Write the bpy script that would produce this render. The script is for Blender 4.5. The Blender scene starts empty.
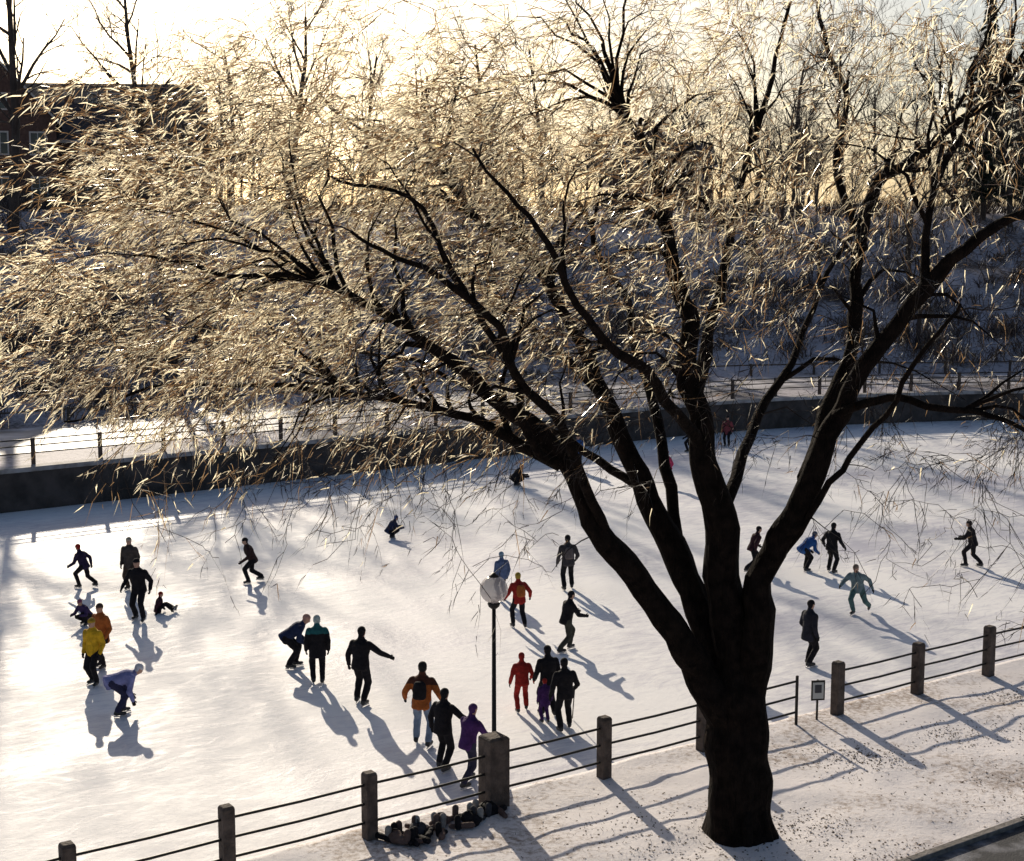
import bpy, math, random
import numpy as np
from mathutils import Vector, noise
random.seed(7); rng=np.random.default_rng(7)
sc=bpy.context.scene
# ------------------------------------------------------------------ camera
CH=11.0; F=1500.0; PITCH=math.atan(200.5/F)
cam=bpy.data.cameras.new("camera"); co=bpy.data.objects.new("camera",cam); sc.collection.objects.link(co)
cam.sensor_width=36; cam.lens=F*36/1024; cam.clip_end=6000; cam.clip_start=0.5
co.location=(0,0,CH); co.rotation_euler=(math.pi/2-PITCH,0,0); sc.camera=co
def ray(px,py):
    a=(px-512)/F; b=(430.5-py)/F; c,s=math.cos(PITCH),math.sin(PITCH)
    return Vector((a,c+b*s,-s+b*c))
def ground(px,py,z=0.0):
    d=ray(px,py); k=(z-CH)/d.z
    return Vector((d.x*k,d.y*k,z))
# ------------------------------------------------------------------ light
ELEV=math.radians(20); AZ=math.radians(-17)   # azimuth from +Y, negative = to the left
sundir=Vector((math.sin(AZ)*math.cos(ELEV),math.cos(AZ)*math.cos(ELEV),math.sin(ELEV)))
sl=bpy.data.lights.new("sun",'SUN'); sl.energy=5.0; sl.angle=math.radians(0.5); sl.color=(1,0.88,0.70)
so=bpy.data.objects.new("sun",sl); sc.collection.objects.link(so)
so.rotation_euler=sundir.to_track_quat('Z','Y').to_euler()
w=bpy.data.worlds.new("World"); sc.world=w; w.use_nodes=True
nt=w.node_tree; sky=nt.nodes.new("ShaderNodeTexSky"); sky.sky_type='NISHITA'; sky.sun_disc=False
sky.sun_elevation=ELEV; sky.sun_rotation=AZ; sky.dust_density=2.0; sky.air_density=0.9; sky.ozone_density=1.3
nt.links.new(sky.outputs[0],nt.nodes["Background"].inputs[0]); nt.nodes["Background"].inputs[1].default_value=0.085
sc.view_settings.view_transform='Standard'; sc.view_settings.look='None'; sc.view_settings.exposure=0
# ------------------------------------------------------------------ materials
def mat(name,c1,c2=None,scale=5,rough=0.8,bump=0.0,bscale=None,spec=0.3,detail=5,lo=0.35,hi=0.65,coat=0,metal=0,bdist=0.05):
    m=bpy.data.materials.new(name); m.use_nodes=True; n=m.node_tree; p=n.nodes["Principled BSDF"]
    p.inputs["Roughness"].default_value=rough; p.inputs["Specular IOR Level"].default_value=spec
    p.inputs["Metallic"].default_value=metal; p.inputs["Coat Weight"].default_value=coat
    p.inputs["Base Color"].default_value=(*c1,1)
    tc=n.nodes.new("ShaderNodeTexCoord")
    if c2:
        no=n.nodes.new("ShaderNodeTexNoise"); no.inputs["Scale"].default_value=scale; no.inputs["Detail"].default_value=detail
        r=n.nodes.new("ShaderNodeValToRGB"); r.color_ramp.elements[0].position=lo; r.color_ramp.elements[1].position=hi
        r.color_ramp.elements[0].color=(*c1,1); r.color_ramp.elements[1].color=(*c2,1)
        n.links.new(tc.outputs["Object"],no.inputs["Vector"]); n.links.new(no.outputs[0],r.inputs[0]); n.links.new(r.outputs[0],p.inputs["Base Color"])
    if bump:
        nb=n.nodes.new("ShaderNodeTexNoise"); nb.inputs["Scale"].default_value=bscale or scale; nb.inputs["Detail"].default_value=6
        b=n.nodes.new("ShaderNodeBump"); b.inputs["Strength"].default_value=bump; b.inputs["Distance"].default_value=bdist
        n.links.new(tc.outputs["Object"],nb.inputs["Vector"]); n.links.new(nb.outputs[0],b.inputs["Height"]); n.links.new(b.outputs[0],p.inputs["Normal"])
    return m
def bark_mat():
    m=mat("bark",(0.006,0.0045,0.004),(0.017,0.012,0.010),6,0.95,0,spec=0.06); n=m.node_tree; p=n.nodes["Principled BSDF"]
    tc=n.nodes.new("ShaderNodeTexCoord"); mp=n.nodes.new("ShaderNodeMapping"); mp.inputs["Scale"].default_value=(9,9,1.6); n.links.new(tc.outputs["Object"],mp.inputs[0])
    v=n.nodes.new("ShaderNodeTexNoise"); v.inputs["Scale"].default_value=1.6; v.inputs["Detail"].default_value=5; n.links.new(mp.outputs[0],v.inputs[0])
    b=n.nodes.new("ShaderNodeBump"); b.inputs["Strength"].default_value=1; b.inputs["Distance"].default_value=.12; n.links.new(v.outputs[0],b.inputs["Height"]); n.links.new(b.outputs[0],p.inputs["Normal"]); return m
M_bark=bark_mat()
M_twigdark=mat("twig_bark",(0.022,0.014,0.011),None,rough=0.5,spec=0.3)
def glaze_mat(name,bc,tc_,fac,rough,coat):
    m=bpy.data.materials.new(name); m.use_nodes=True; n=m.node_tree; p=n.nodes["Principled BSDF"]
    p.inputs["Base Color"].default_value=(*bc,1); p.inputs["Roughness"].default_value=rough; p.inputs["Specular IOR Level"].default_value=.5
    p.inputs["Coat Weight"].default_value=coat; p.inputs["Coat Roughness"].default_value=0.25
    t=n.nodes.new("ShaderNodeBsdfTranslucent"); t.inputs[0].default_value=(*tc_,1)
    mx=n.nodes.new("ShaderNodeMixShader"); mx.inputs[0].default_value=fac
    n.links.new(p.outputs[0],mx.inputs[1]); n.links.new(t.outputs[0],mx.inputs[2]); n.links.new(mx.outputs[0],n.nodes["Material Output"].inputs[0])
    return m
M_glaze_lit=glaze_mat("ice_glaze_lit",(.6,.5,.36),(1.0,0.91,0.68),.9,.28,1)  # ice coat with the backlit gold glow put into its colour
M_glaze2_lit=glaze_mat("ice_glazed_bark_lit",(.09,.06,.04),(0.50,0.31,0.15),.4,.35,.8)
# ------------------------------------------------------------------ mesh buffer
class Buf:
    def __init__(s): s.v=[]; s.f=[]; s.m=[]
    def loft(s,cs,As,Bs,ras,rbs,sides=8,mi=0,cap=True):
        base=len(s.v); k=len(cs)
        for c,A,B,a,b in zip(cs,As,Bs,ras,rbs):
            for j in range(sides):
                t=2*math.pi*j/sides; s.v.append(tuple(c+A*(a*math.cos(t))+B*(b*math.sin(t))))
        for i in range(k-1):
            for j in range(sides):
                j2=(j+1)%sides; s.f.append((base+i*sides+j,base+i*sides+j2,base+(i+1)*sides+j2,base+(i+1)*sides+j)); s.m.append(mi)
        if cap:
            s.f.append(tuple(base+j for j in range(sides))[::-1]); s.m.append(mi)
            s.f.append(tuple(base+(k-1)*sides+j for j in range(sides))); s.m.append(mi)
    def tube(s,pts,rs,sides=6,mi=0,wob=0,cap=True):
        pts=[Vector(p) for p in pts]; As=[];Bs=[]; ref=None
        for i in range(len(pts)):
            d=(pts[min(i+1,len(pts)-1)]-pts[max(i-1,0)])
            if d.length<1e-6: d=Vector((0,0,1))
            d.normalize()
            if ref is None:
                ref=Vector((0,1,0)) if abs(d.y)<0.9 else Vector((1,0,0))
            A=(ref-d*ref.dot(d)); 
            if A.length<1e-4: A=d.orthogonal()
            A.normalize(); ref=A; As.append(A); Bs.append(d.cross(A))
        b0=len(s.v); s.loft(pts,As,Bs,rs,rs,sides,mi,cap)
        if wob:
            for i in range(len(pts)):
                for j in range(sides):
                    q=Vector(s.v[b0+i*sides+j]); d=q-pts[i]
                    k=1+wob*noise.noise(q*1.5)+wob*0.9*noise.noise(Vector((math.cos(6.28*j/sides)*2.5,math.sin(6.28*j/sides)*2.5,pts[i].z*0.4)))
                    s.v[b0+i*sides+j]=tuple(pts[i]+d*k)
    def capsule(s,p,q,r0,r1,sides=10,mi=0):
        p=Vector(p);q=Vector(q); d=(q-p); L=d.length
        d=d/L if L>1e-6 else Vector((0,0,1))
        A=d.orthogonal().normalized(); B=d.cross(A)
        cs=[p-d*r0*.95,p-d*r0*.6,p,q,q+d*r1*.6,q+d*r1*.95]; rs=[r0*.3,r0*.8,r0,r1,r1*.8,r1*.3]
        s.loft(cs,[A]*6,[B]*6,rs,rs,sides,mi)
    def box(s,c,sx,sy,sz,mi=0,ang=0.0,top=1.0):
        b=len(s.v); ca,sa=math.cos(ang),math.sin(ang)
        for z in(-1,1):
            k=1 if z<0 else top
            for x,y in((-1,-1),(1,-1),(1,1),(-1,1)):
                X=x*sx/2*k;Y=y*sy/2*k; s.v.append((c[0]+X*ca-Y*sa,c[1]+X*sa+Y*ca,c[2]+z*sz/2))
        for f in((3,2,1,0),(4,5,6,7),(0,1,5,4),(1,2,6,5),(2,3,7,6),(3,0,4,7)):
            s.f.append(tuple(b+i for i in f)); s.m.append(mi)
    def sphere(s,c,rx,ry,rz,mi=0,n=12,A=None,B=None,C=None):
        c=Vector(c); A=A or Vector((1,0,0));B=B or Vector((0,1,0));C=C or Vector((0,0,1)); k=n//2+1
        cs=[];r=[]
        for i in range(k+1):
            t=math.pi*(0.03+0.94*i/k); cs.append(c-C*(rz*math.cos(t))); r.append(math.sin(t))
        s.loft(cs,[A]*(k+1),[B]*(k+1),[q*rx for q in r],[q*ry for q in r],n,mi)
    def obj(s,name,mats,smooth=True,bevel=0,loc=(0,0,0)):
        me=bpy.data.meshes.new(name); me.from_pydata([tuple(v) for v in s.v],[],s.f)
        for m in mats: me.materials.append(m)
        me.polygons.foreach_set("material_index",s.m)
        if smooth: me.polygons.foreach_set("use_smooth",[True]*len(s.f))
        me.update(); o=bpy.data.objects.new(name,me); sc.collection.objects.link(o); o.location=loc
        if bevel:
            b=o.modifiers.new("bev",'BEVEL'); b.width=bevel; b.segments=2; b.limit_method='ANGLE'
        return o
# ------------------------------------------------------------------ people
_fab={}
def fabric(c):
    c=tuple(c)
    if c not in _fab: _fab[c]=mat("fabric",tuple(x*0.75 for x in c),tuple(min(1,x*1.2) for x in c),7,0.85,0.8,11,0.15)
    return _fab[c]
M_skin=mat("skin",(0.45,0.27,0.2),None,rough=0.6); M_steel=mat("skate_blade",(0.5,0.5,0.52),None,rough=0.3,metal=0.9)
M_boot=mat("skate_boot",(0.02,0.02,0.022),(0.05,0.05,0.05),20,0.5); M_eye=mat("eye",(0.02,0.015,0.01),None,rough=0.2)
M_lip=mat("lip",(0.3,0.1,0.09),None,rough=0.5)
def ik(a,t,l1,l2,pole):
    d=t-a; L=d.length
    if L>(l1+l2)*0.995: t=a+d*((l1+l2)*0.995/L); d=t-a; L=d.length
    x=(l1*l1-l2*l2+L*L)/(2*L); h=math.sqrt(max(0,l1*l1-x*x)); dn=d/L
    p=pole-dn*pole.dot(dn); p.normalize()
    return a+dn*x+p*h, t
BLK=(0.012,0.011,0.014); NAVY=(0.02,0.03,0.075)
def V(*a): return Vector(a)
POSES={
 'stand':dict(),
 'stand2':dict(fl=(-.12,.1,0),fr=(.13,-.08,0),hl=(-.1,.14,-.47),hr=(.08,.02,-.52)),
 'stand3':dict(lean=7,fl=(-.14,-.1,0),fr=(.15,.14,0),hl=(-.14,.02,-.5),hr=(.12,.2,-.42)),
 'armsout':dict(lean=8,fl=(-.15,.12,0),fr=(.16,-.1,0),hl=(-.2,.12,-.42),hr=(.22,.06,-.42)),
 'glide':dict(lean=22,hip=.86,fl=(-.1,.18,0),fr=(.2,-.34,.03),hl=(-.12,.25,-.4),hr=(.15,-.22,-.42)),
 'glide2':dict(lean=24,hip=.84,fr=(.08,.15,0),fl=(-.24,-.42,.05),hl=(-.25,-.2,-.38),hr=(.2,.3,-.3)),
 'push':dict(lean=14,hip=.9,fl=(-.12,.2,0),fr=(.14,-.28,.0),hl=(-.08,.38,-.28),hr=(.1,.34,-.3)),
 'reach':dict(lean=6,fl=(-.12,.05,0),fr=(.14,-.15,0),hl=(-.14,.05,-.5),hr=(.4,.18,-.28)),
 'bend':dict(lean=80,hip=.82,hipy=-.22,fl=(-.12,.05,0),fr=(.14,-.12,0),hl=(-.05,.08,-.5),hr=(.04,.0,-.52)),
 'hunch':dict(lean=55,hip=.84,hipy=-.16,fl=(-.13,.08,0),fr=(.13,-.1,0),hl=(-.02,.16,-.42),hr=(.02,.16,-.42)),
 'sit':dict(lean=12,hip=.17,fl=(-.14,.72,.0),fr=(.16,.62,.0),hl=(-.12,.1,-.42),hr=(.18,-.15,-.46)),
 'crouch':dict(lean=38,hip=.38,hipy=-.12,fl=(-.12,.08,0),fr=(.14,-.05,0),hl=(-.02,.36,-.22),hr=(.02,.36,-.25)),
}
def person(name,px,py,H,head,pose,jacket,pants,hat=None,glove=BLK,pack=None,vest=None,hair=None,headturn=0,hat_pom=False,stick=False):
    d=dict(lean=3,hip=.93,hipy=0,fl=(-.11,.03,0),fr=(.11,-.03,0),hl=(-.08,.06,-.5),hr=(.08,.04,-.51)); d.update(POSES[pose])
    le=math.radians(d['lean']); U=V(0,math.sin(le),math.cos(le)); Fw=V(0,math.cos(le),-math.sin(le)); X=V(1,0,0)
    P=V(0,d['hipy'],d['hip']); seg=[]; b=Buf()
    def part(p,q,r0,r1,lab): b.capsule(p,q,r0,r1,12); seg.append((p,q,r0,r1,lab))
    lg=rng.choice([0,0,.1]) if pose in('stand','stand2','reach') else 0   # longer coat hem on some
    hs=[-.15-lg,-.12-lg,-.03,.08,.18,.32,.42,.48,.54]; wa=[.18,.215,.212,.198,.192,.218,.222,.185,.10]; db=[.14,.17,.168,.155,.15,.165,.155,.125,.085]
    b.loft([P+U*h for h in hs],[X]*9,[Fw]*9,wa,db,16); seg.append((P-U*(.02+lg),P+U*.42,.185,.185,'jacket'))
    seg.append((P+U*.42-X*.1,P+U*.42+X*.1,.13,.13,'jacket'))
    neck=P+U*.54; hl=le*0.45; HU=V(0,math.sin(hl),math.cos(hl)); ta=math.radians(headturn)
    HF=V(math.sin(-ta),math.cos(hl)*math.cos(ta),-math.sin(hl)); HF=(HF-HU*HF.dot(HU)).normalized(); HX=HF.cross(HU).normalized()
    part(P+U*.46,neck+HU*.05,.095,.075,'jacket')
    hc=neck+HU*.14+HF*.02
    b.sphere(hc,.078,.098,.118,0,14,HX,HF,HU); b.sphere(hc-HU*.055+HF*.03,.052,.06,.055,0,10,HX,HF,HU)
    b.capsule(hc+HF*.088+HU*.01,hc+HF*.108-HU*.02,.013,.018,8)
    for sg in(-1,1): b.sphere(hc+HX*(sg*.08)-HF*.005-HU*.01,.014,.024,.034,0,8,HX,HF,HU)
    seg.append((hc-HU*.05,hc+HU*.03,.085,.09,'head'))
    if hat is not None:
        b.sphere(hc+HU*.045-HF*.008,.094,.112,.1,0,14,HX,HF,HU)
        if hat_pom: b.sphere(hc+HU*.16,.035,.035,.035,0,8)
    else: b.sphere(hc+HU*.03-HF*.018,.086,.1,.105,0,14,HX,HF,HU)
    for sg,k in((-1,'fl'),(1,'fr')):
        hj=P+X*(.09*sg)-U*.02; f=d[k]; an=V(f[0],f[1],.135+f[2])
        kn,an=ik(hj,an,.445,.425,V(.12*sg,1,.15))
        part(hj,kn,.108,.082,'pants'); part(kn,an+V(0,0,.03),.082,.072,'pants')
        fd=(V(.18*sg,1,0)).normalized()
        if pose=='sit': fd=V(.1*sg,.35,.95).normalized()
        heel=an-fd*.05+ (V(0,0,-.045) if pose!='sit' else V(0,.03,0)); toe=heel+fd*.2-V(0,0,.008)
        part(heel,toe,.052,.042,'boot'); part(an+V(0,0,.03),heel,.058,.052,'boot')
        d[k+'_']=(heel,toe,fd)
    hands=[]
    for sg,k in((-1,'hl'),(1,'hr')):
        sj=P+U*.43+X*(.195*sg); t=sj+V(*d[k])
        el,wr=ik(sj,t,.29,.255,V(.5*sg,-1,-.25))
        part(sj,el,.085,.066,'jacket'); part(el,wr,.066,.05,'jacket'); hands.append((el,wr,sg))
    if pack:
        c=P+U*.26-Fw*.21; b.loft([c+U*h for h in(-.19,-.16,0,.13,.18)],[X]*5,[Fw]*5,[.1,.14,.15,.13,.08],[.05,.09,.1,.085,.04],12); seg.append((c-U*.12,c+U*.12,.1,.1,'pack'))
    me=bpy.data.meshes.new("t"); me.from_pydata(b.v,[],b.f); me.update(); o=bpy.data.objects.new("t",me); sc.collection.objects.link(o)
    r=o.modifiers.new("r",'REMESH'); r.mode='VOXEL'; r.voxel_size=.0175; s_=o.modifiers.new("s",'SMOOTH'); s_.iterations=3; s_.factor=.5
    dg=bpy.context.evaluated_depsgraph_get(); em=o.evaluated_get(dg).to_mesh()
    n=len(em.vertices); vs=np.empty(n*3); em.vertices.foreach_get("co",vs); vs=vs.reshape(-1,3); faces=[tuple(p.vertices) for p in em.polygons]
    o.evaluated_get(dg).to_mesh_clear(); bpy.data.objects.remove(o); bpy.data.meshes.remove(me)
    cen=np.array([vs[list(f)].mean(0) for f in faces])
    D=[]
    for p,q,r0,r1,l in seg:
        p=np.array(p);q=np.array(q); dd=q-p; L2=max(dd@dd,1e-9); t=np.clip((cen-p)@dd/L2,0,1); D.append(np.linalg.norm(cen-(p+t[:,None]*dd),axis=1)-(r0+(r1-r0)*t))
    idx=np.argmin(np.array(D),0)
    labs=['jacket','pants','boot','skin','hat','pack','vest']; mi=np.zeros(len(faces),int); hcn=np.array(hc)
    for i,s in enumerate(seg):
        mk=idx==i
        if s[4]=='head':
            up=(cen-hcn)@np.array(HU); fw=(cen-hcn)@np.array(HF); hh=(up>.035)|((fw<-.02)&(up>-.06)); mi[mk&hh]=4; mi[mk&~hh]=3
        else: mi[mk]=labs.index(s[4])
    if vest:
        up=(cen-np.array(P))@np.array(U); tors=(mi==0)&(up>.36); mi[tors]=6
    fo=Buf(); off=rng.random()*50
    for v in vs:
        q=Vector(v); nz=noise.noise_vector(q*8+Vector((off,0,0)))*.012 if v[2]<hc.z-.16 else Vector((0,0,0)); fo.v.append((v[0]+nz.x,v[1]+nz.y,v[2]+nz.z*.3))
    fo.f=list(faces); fo.m=[int(x) for x in mi]
    for el,wr,sg in hands:
        dd=(wr-el).normalized(); nrm=V(-sg,0,0); nrm=(nrm-dd*nrm.dot(dd)); 
        if nrm.length<.1: nrm=dd.orthogonal()
        nrm.normalize(); lat=dd.cross(nrm).normalized()
        if lat.y<0: lat=-lat
        fo.loft([wr-dd*.02,wr+dd*.01,wr+dd*.05,wr+dd*.09,wr+dd*.1],[lat]*5,[nrm]*5,[.03,.036,.045,.043,.03],[.026,.024,.022,.018,.012],10,7)
        for k,L in enumerate((.068,.078,.073,.056)):
            a=wr+dd*.09+lat*(.032-.021*k); m_=a+dd*L*.5+nrm*L*.12; e=m_+dd*L*.35+nrm*L*.35
            fo.tube([a,m_,e],[.0115,.011,.008],6,7)
        a=wr+dd*.03+lat*.035; m_=a+lat*.028+dd*.03+nrm*.01; fo.tube([a,m_,m_+dd*.032+nrm*.012],[.014,.013,.009],6,7)
    for k in('fl_','fr_'):
        heel,toe,fd=d[k]; lx=fd.cross(V(0,0,1)); 
        if lx.length<.1: lx=X
        lx.normalize(); dn=lx.cross(fd).normalized()
        if dn.z>0 and pose!='sit': dn=-dn
        if pose=='sit': dn=V(0,.93,-.35)
        a=heel-fd*.05+dn*.068; e=toe+fd*.05+dn*.06
        fo.loft([a,(a+e)/2,e],[lx]*3,[dn]*3,[.004]*3,[.02,.016,.02],6,8)
        for q in(.25,.75):
            z=a.lerp(e,q); fo.loft([z-dn*.045,z-dn*.005],[lx]*2,[fd]*2,[.01]*2,[.02]*2,6,8)
    for sg in(-1,1): fo.sphere(hc+HX*(sg*.032)+HF*.093+HU*.012,.012,.008,.009,9,8,HX,HF,HU)
    fo.sphere(hc+HF*.094-HU*.048,.024,.01,.008,10,8,HX,HF,HU)
    if stick:
        a=hands[1][1]; fo.tube([a+V(0,0,.05),a+V(.1,.5,-1.0+.0)+V(0,0,max(0,-(a.z-1.0)+.03))],[.014,.014],6,9)
    hc_=hat if hat is not None else (hair or (.04,.025,.015))
    mats=[fabric(jacket),fabric(pants),M_boot,M_skin,fabric(hc_),fabric(pack or BLK),fabric(vest or BLK),fabric(glove),M_steel,M_eye,M_lip]
    ob=fo.obj(name,mats); ob.location=ground(px,py,0)+Vector((0,0,0.003)); ob.rotation_euler=(0,0,math.radians(head)); k=H/1.78; ob.scale=(k,k,k)
    return ob
ORG=(0.34,0.10,0.025); YEL=(0.62,0.36,0.02); PUR=(0.06,0.022,0.11); RED=(0.32,0.025,0.02); JEAN=(0.2,0.26,0.36); TEAL=(0.02,0.11,0.12); LIL=(0.20,0.21,0.42); BLU=(0.025,0.09,0.28)
person("skater",85,588,1.5,70,'glide',(.03,.02,.05),BLK,RED)
person("skater",131,590,1.7,170,'stand',(.06,.05,.045),(.06,.04,.03),(.4,.34,.26))
person("skater",140,621,1.88,170,'armsout',BLK,BLK,BLK)
person("child_skater",158,613,1.15,-80,'sit',(.05,.02,.03),BLK,RED)
person("child_skater",86,625,1.3,150,'crouch',(.05,.03,.09),BLK,(.2,.05,.1))
person("skater",103,668,1.72,150,'stand2',ORG,BLK,(.08,.05,.04))
person("skater",95,685,1.72,160,'stand2',YEL,BLK,(.4,.25,.03))
person("bending_skater",122,715,1.78,-62,'bend',LIL,(.03,.03,.07),(.6,.6,.65))
person("skater",253,583,1.6,110,'glide',(.04,.02,.02),BLK,BLK)
person("child_skater",391,538,1.35,-60,'crouch',NAVY,BLK,(.05,.1,.3))
person("bending_skater",293,668,1.75,-80,'hunch',NAVY,BLK,(.4,.22,.18))
person("skater",318,684,1.75,10,'stand',BLK,BLK,(.35,.42,.42),vest=TEAL)
person("skater",361,704,1.88,-20,'reach',BLK,BLK,BLK)
person("skater",422,746,1.88,-10,'armsout',ORG,JEAN,(.02,.02,.02),pack=BLK,vest=(.08,.03,.02))
person("skater",443,770,1.75,-30,'reach',BLK,BLK,BLK)
person("skater",468,784,1.7,-40,'push',PUR,(.03,.03,.06),(.06,.025,.1))
person("skater",568,590,1.75,10,'stand3',(.05,.045,.05),BLK,BLK,pack=(.12,.1,.1))
person("skater",502,600,1.5,30,'stand',(.10,.14,.26),(.05,.05,.08),(.2,.3,.4))
person("skater",519,628,1.6,20,'armsout',RED,BLK,(.4,.28,.05),pack=ORG)
person("skater",566,651,1.68,-60,'push',BLK,(.05,.05,.04),BLK)
person("child_skater",522,712,1.42,10,'stand3',RED,RED,RED)
person("skater",548,716,1.68,20,'stand2',BLK,BLK,BLK,glove=RED)
person("skater",565,731,1.68,15,'stand3',BLK,BLK,BLK,stick=True)
person("child_skater",545,723,1.05,20,'stand',PUR,PUR,RED)
person("skater",752,571,1.6,-70,'glide',(.04,.015,.02),BLK,BLK)
person("skater",806,571,1.62,-60,'hunch',BLU,BLK,(.03,.05,.1))
person("skater",831,573,1.68,-40,'armsout',BLK,BLK,BLK)
person("skater",857,614,1.68,150,'glide2',(.14,.20,.22),(.07,.13,.13),(.2,.15,.12))
person("skater",808,666,1.75,-60,'stand2',(.02,.02,.03),BLK,BLK)
person("skater",972,567,1.62,60,'push',BLK,BLK,BLK)
person("skater",668,486,1.6,120,'armsout',(.5,.05,.12),BLK,RED)
person("skater",727,447,1.65,160,'stand2',(.2,.05,.06),BLK,BLK)
person("skater",516,486,1.6,-80,'crouch',BLK,BLK,RED)
person("skater",578,470,1.7,170,'stand2',BLU,BLK,BLK)
person("skater",724,682,1.6,170,'stand2',(.25,.35,.6),NAVY,(.6,.6,.6))
person("skater",690,452,1.6,100,'glide',BLK,BLK,BLK)
# ------------------------------------------------------------------ canal geometry
TH=math.radians(35); u=Vector((math.cos(TH),math.sin(TH),0)); nn=Vector((-math.sin(TH),math.cos(TH),0))
def TS(t,s,z=0): return u*t+nn*s+Vector((0,0,z))
BANK=0.5
fa=ground(370,838,BANK); S0=fa.dot(nn)
def s1(t):
    e=max(0,t-50); v=58.8+.045*min(max(t-17,0),40)-0.0105*min(e,26)**2
    if e>26: v-=0.52*(e-26)
    return v
def grid(name,ts,ws,fn,mats,fm=None):
    v=[];f=[];m=[]
    for t in ts:
        for q in ws: v.append(tuple(fn(t,q)))
    W=len(ws)
    for i in range(len(ts)-1):
        for j in range(W-1):
            f.append((i*W+j,(i+1)*W+j,(i+1)*W+j+1,i*W+j+1)); m.append(fm(ts[i],ws[j]) if fm else 0)
    b=Buf(); b.v=v;b.f=f;b.m=m; return b.obj(name,mats)
def ice_mat():
    m=bpy.data.materials.new("skating_ice"); m.use_nodes=True; n=m.node_tree; p=n.nodes["Principled BSDF"]; L=n.links.new
    tc=n.nodes.new("ShaderNodeTexCoord"); mp=n.nodes.new("ShaderNodeMapping"); mp.inputs["Rotation"].default_value=(0,0,-TH); L(tc.outputs["Object"],mp.inputs[0])
    n1=n.nodes.new("ShaderNodeTexNoise"); n1.inputs["Scale"].default_value=0.16; n1.inputs["Detail"].default_value=8; L(mp.outputs[0],n1.inputs[0])
    mp2=n.nodes.new("ShaderNodeMapping"); mp2.inputs["Scale"].default_value=(0.8,2.0,1); mp2.inputs["Rotation"].default_value=(0,0,.25); L(mp.outputs[0],mp2.inputs[0])
    n2=n.nodes.new("ShaderNodeTexNoise"); n2.inputs["Scale"].default_value=1.6; n2.inputs["Detail"].default_value=10; n2.inputs["Roughness"].default_value=.8; L(mp2.outputs[0],n2.inputs[0])
    mixf=n.nodes.new("ShaderNodeMath"); mixf.operation='MULTIPLY_ADD'; L(n2.outputs[0],mixf.inputs[0]); mixf.inputs[1].default_value=.8; L(n1.outputs[0],mixf.inputs[2])
    # skate scratches: edges of warped, stretched cells
    wn=n.nodes.new("ShaderNodeTexNoise"); wn.inputs["Scale"].default_value=.35; L(mp.outputs[0],wn.inputs[0])
    wa=n.nodes.new("ShaderNodeVectorMath"); wa.operation='MULTIPLY_ADD'; L(wn.outputs[1],wa.inputs[0]); wa.inputs[1].default_value=(3,3,0); L(mp.outputs[0],wa.inputs[2])
    last=None
    for sc_,rot in(((.12,1.6,1),.15),((.16,1.3,1),-.45)):
        m3=n.nodes.new("ShaderNodeMapping"); m3.inputs["Scale"].default_value=sc_; m3.inputs["Rotation"].default_value=(0,0,rot); L(wa.outputs[0],m3.inputs[0])
        vo=n.nodes.new("ShaderNodeTexVoronoi"); vo.feature='DISTANCE_TO_EDGE'; vo.inputs["Scale"].default_value=1.0; L(m3.outputs[0],vo.inputs["Vector"])
        mr=n.nodes.new("ShaderNodeMapRange"); mr.inputs[1].default_value=0; mr.inputs[2].default_value=.035; mr.inputs[3].default_value=1; mr.inputs[4].default_value=0; L(vo.outputs["Distance"],mr.inputs[0])
        if last is None: last=mr
        else:
            mxx=n.nodes.new("ShaderNodeMath"); mxx.operation='MAXIMUM'; L(last.outputs[0],mxx.inputs[0]); L(mr.outputs[0],mxx.inputs[1]); last=mxx
    sb=n.nodes.new("ShaderNodeMath"); sb.operation='MULTIPLY_ADD'; L(last.outputs[0],sb.inputs[0]); sb.inputs[1].default_value=-.09; L(mixf.outputs[0],sb.inputs[2])
    r=n.nodes.new("ShaderNodeValToRGB"); e=r.color_ramp.elements; e[0].position=.70; e[0].color=(.54,.53,.61,1); e[1].position=.97; e[1].color=(.92,.90,.90,1); L(sb.outputs[0],r.inputs[0]); L(r.outputs[0],p.inputs["Base Color"])
    rr=n.nodes.new("ShaderNodeMapRange"); rr.inputs[1].default_value=.7; rr.inputs[2].default_value=1.05; rr.inputs[3].default_value=.5; rr.inputs[4].default_value=.8; L(sb.outputs[0],rr.inputs[0]); L(rr.outputs[0],p.inputs["Roughness"])
    bt=n.nodes.new("ShaderNodeBump"); bt.inputs["Strength"].default_value=.5; bt.inputs["Distance"].default_value=.04; n3=n.nodes.new("ShaderNodeTexNoise"); n3.inputs["Scale"].default_value=3.2; n3.inputs["Detail"].default_value=10; n3.inputs["Roughness"].default_value=.7; L(mp.outputs[0],n3.inputs[0]); L(n3.outputs[0],bt.inputs["Height"]); L(bt.outputs[0],p.inputs["Normal"])
    p.inputs["Specular IOR Level"].default_value=.4
    return m
grid("canal_ice",[-400,-100,0,50,100,200,500],[20,40,80],lambda t,q:TS(t,q,0),[ice_mat()])
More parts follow.
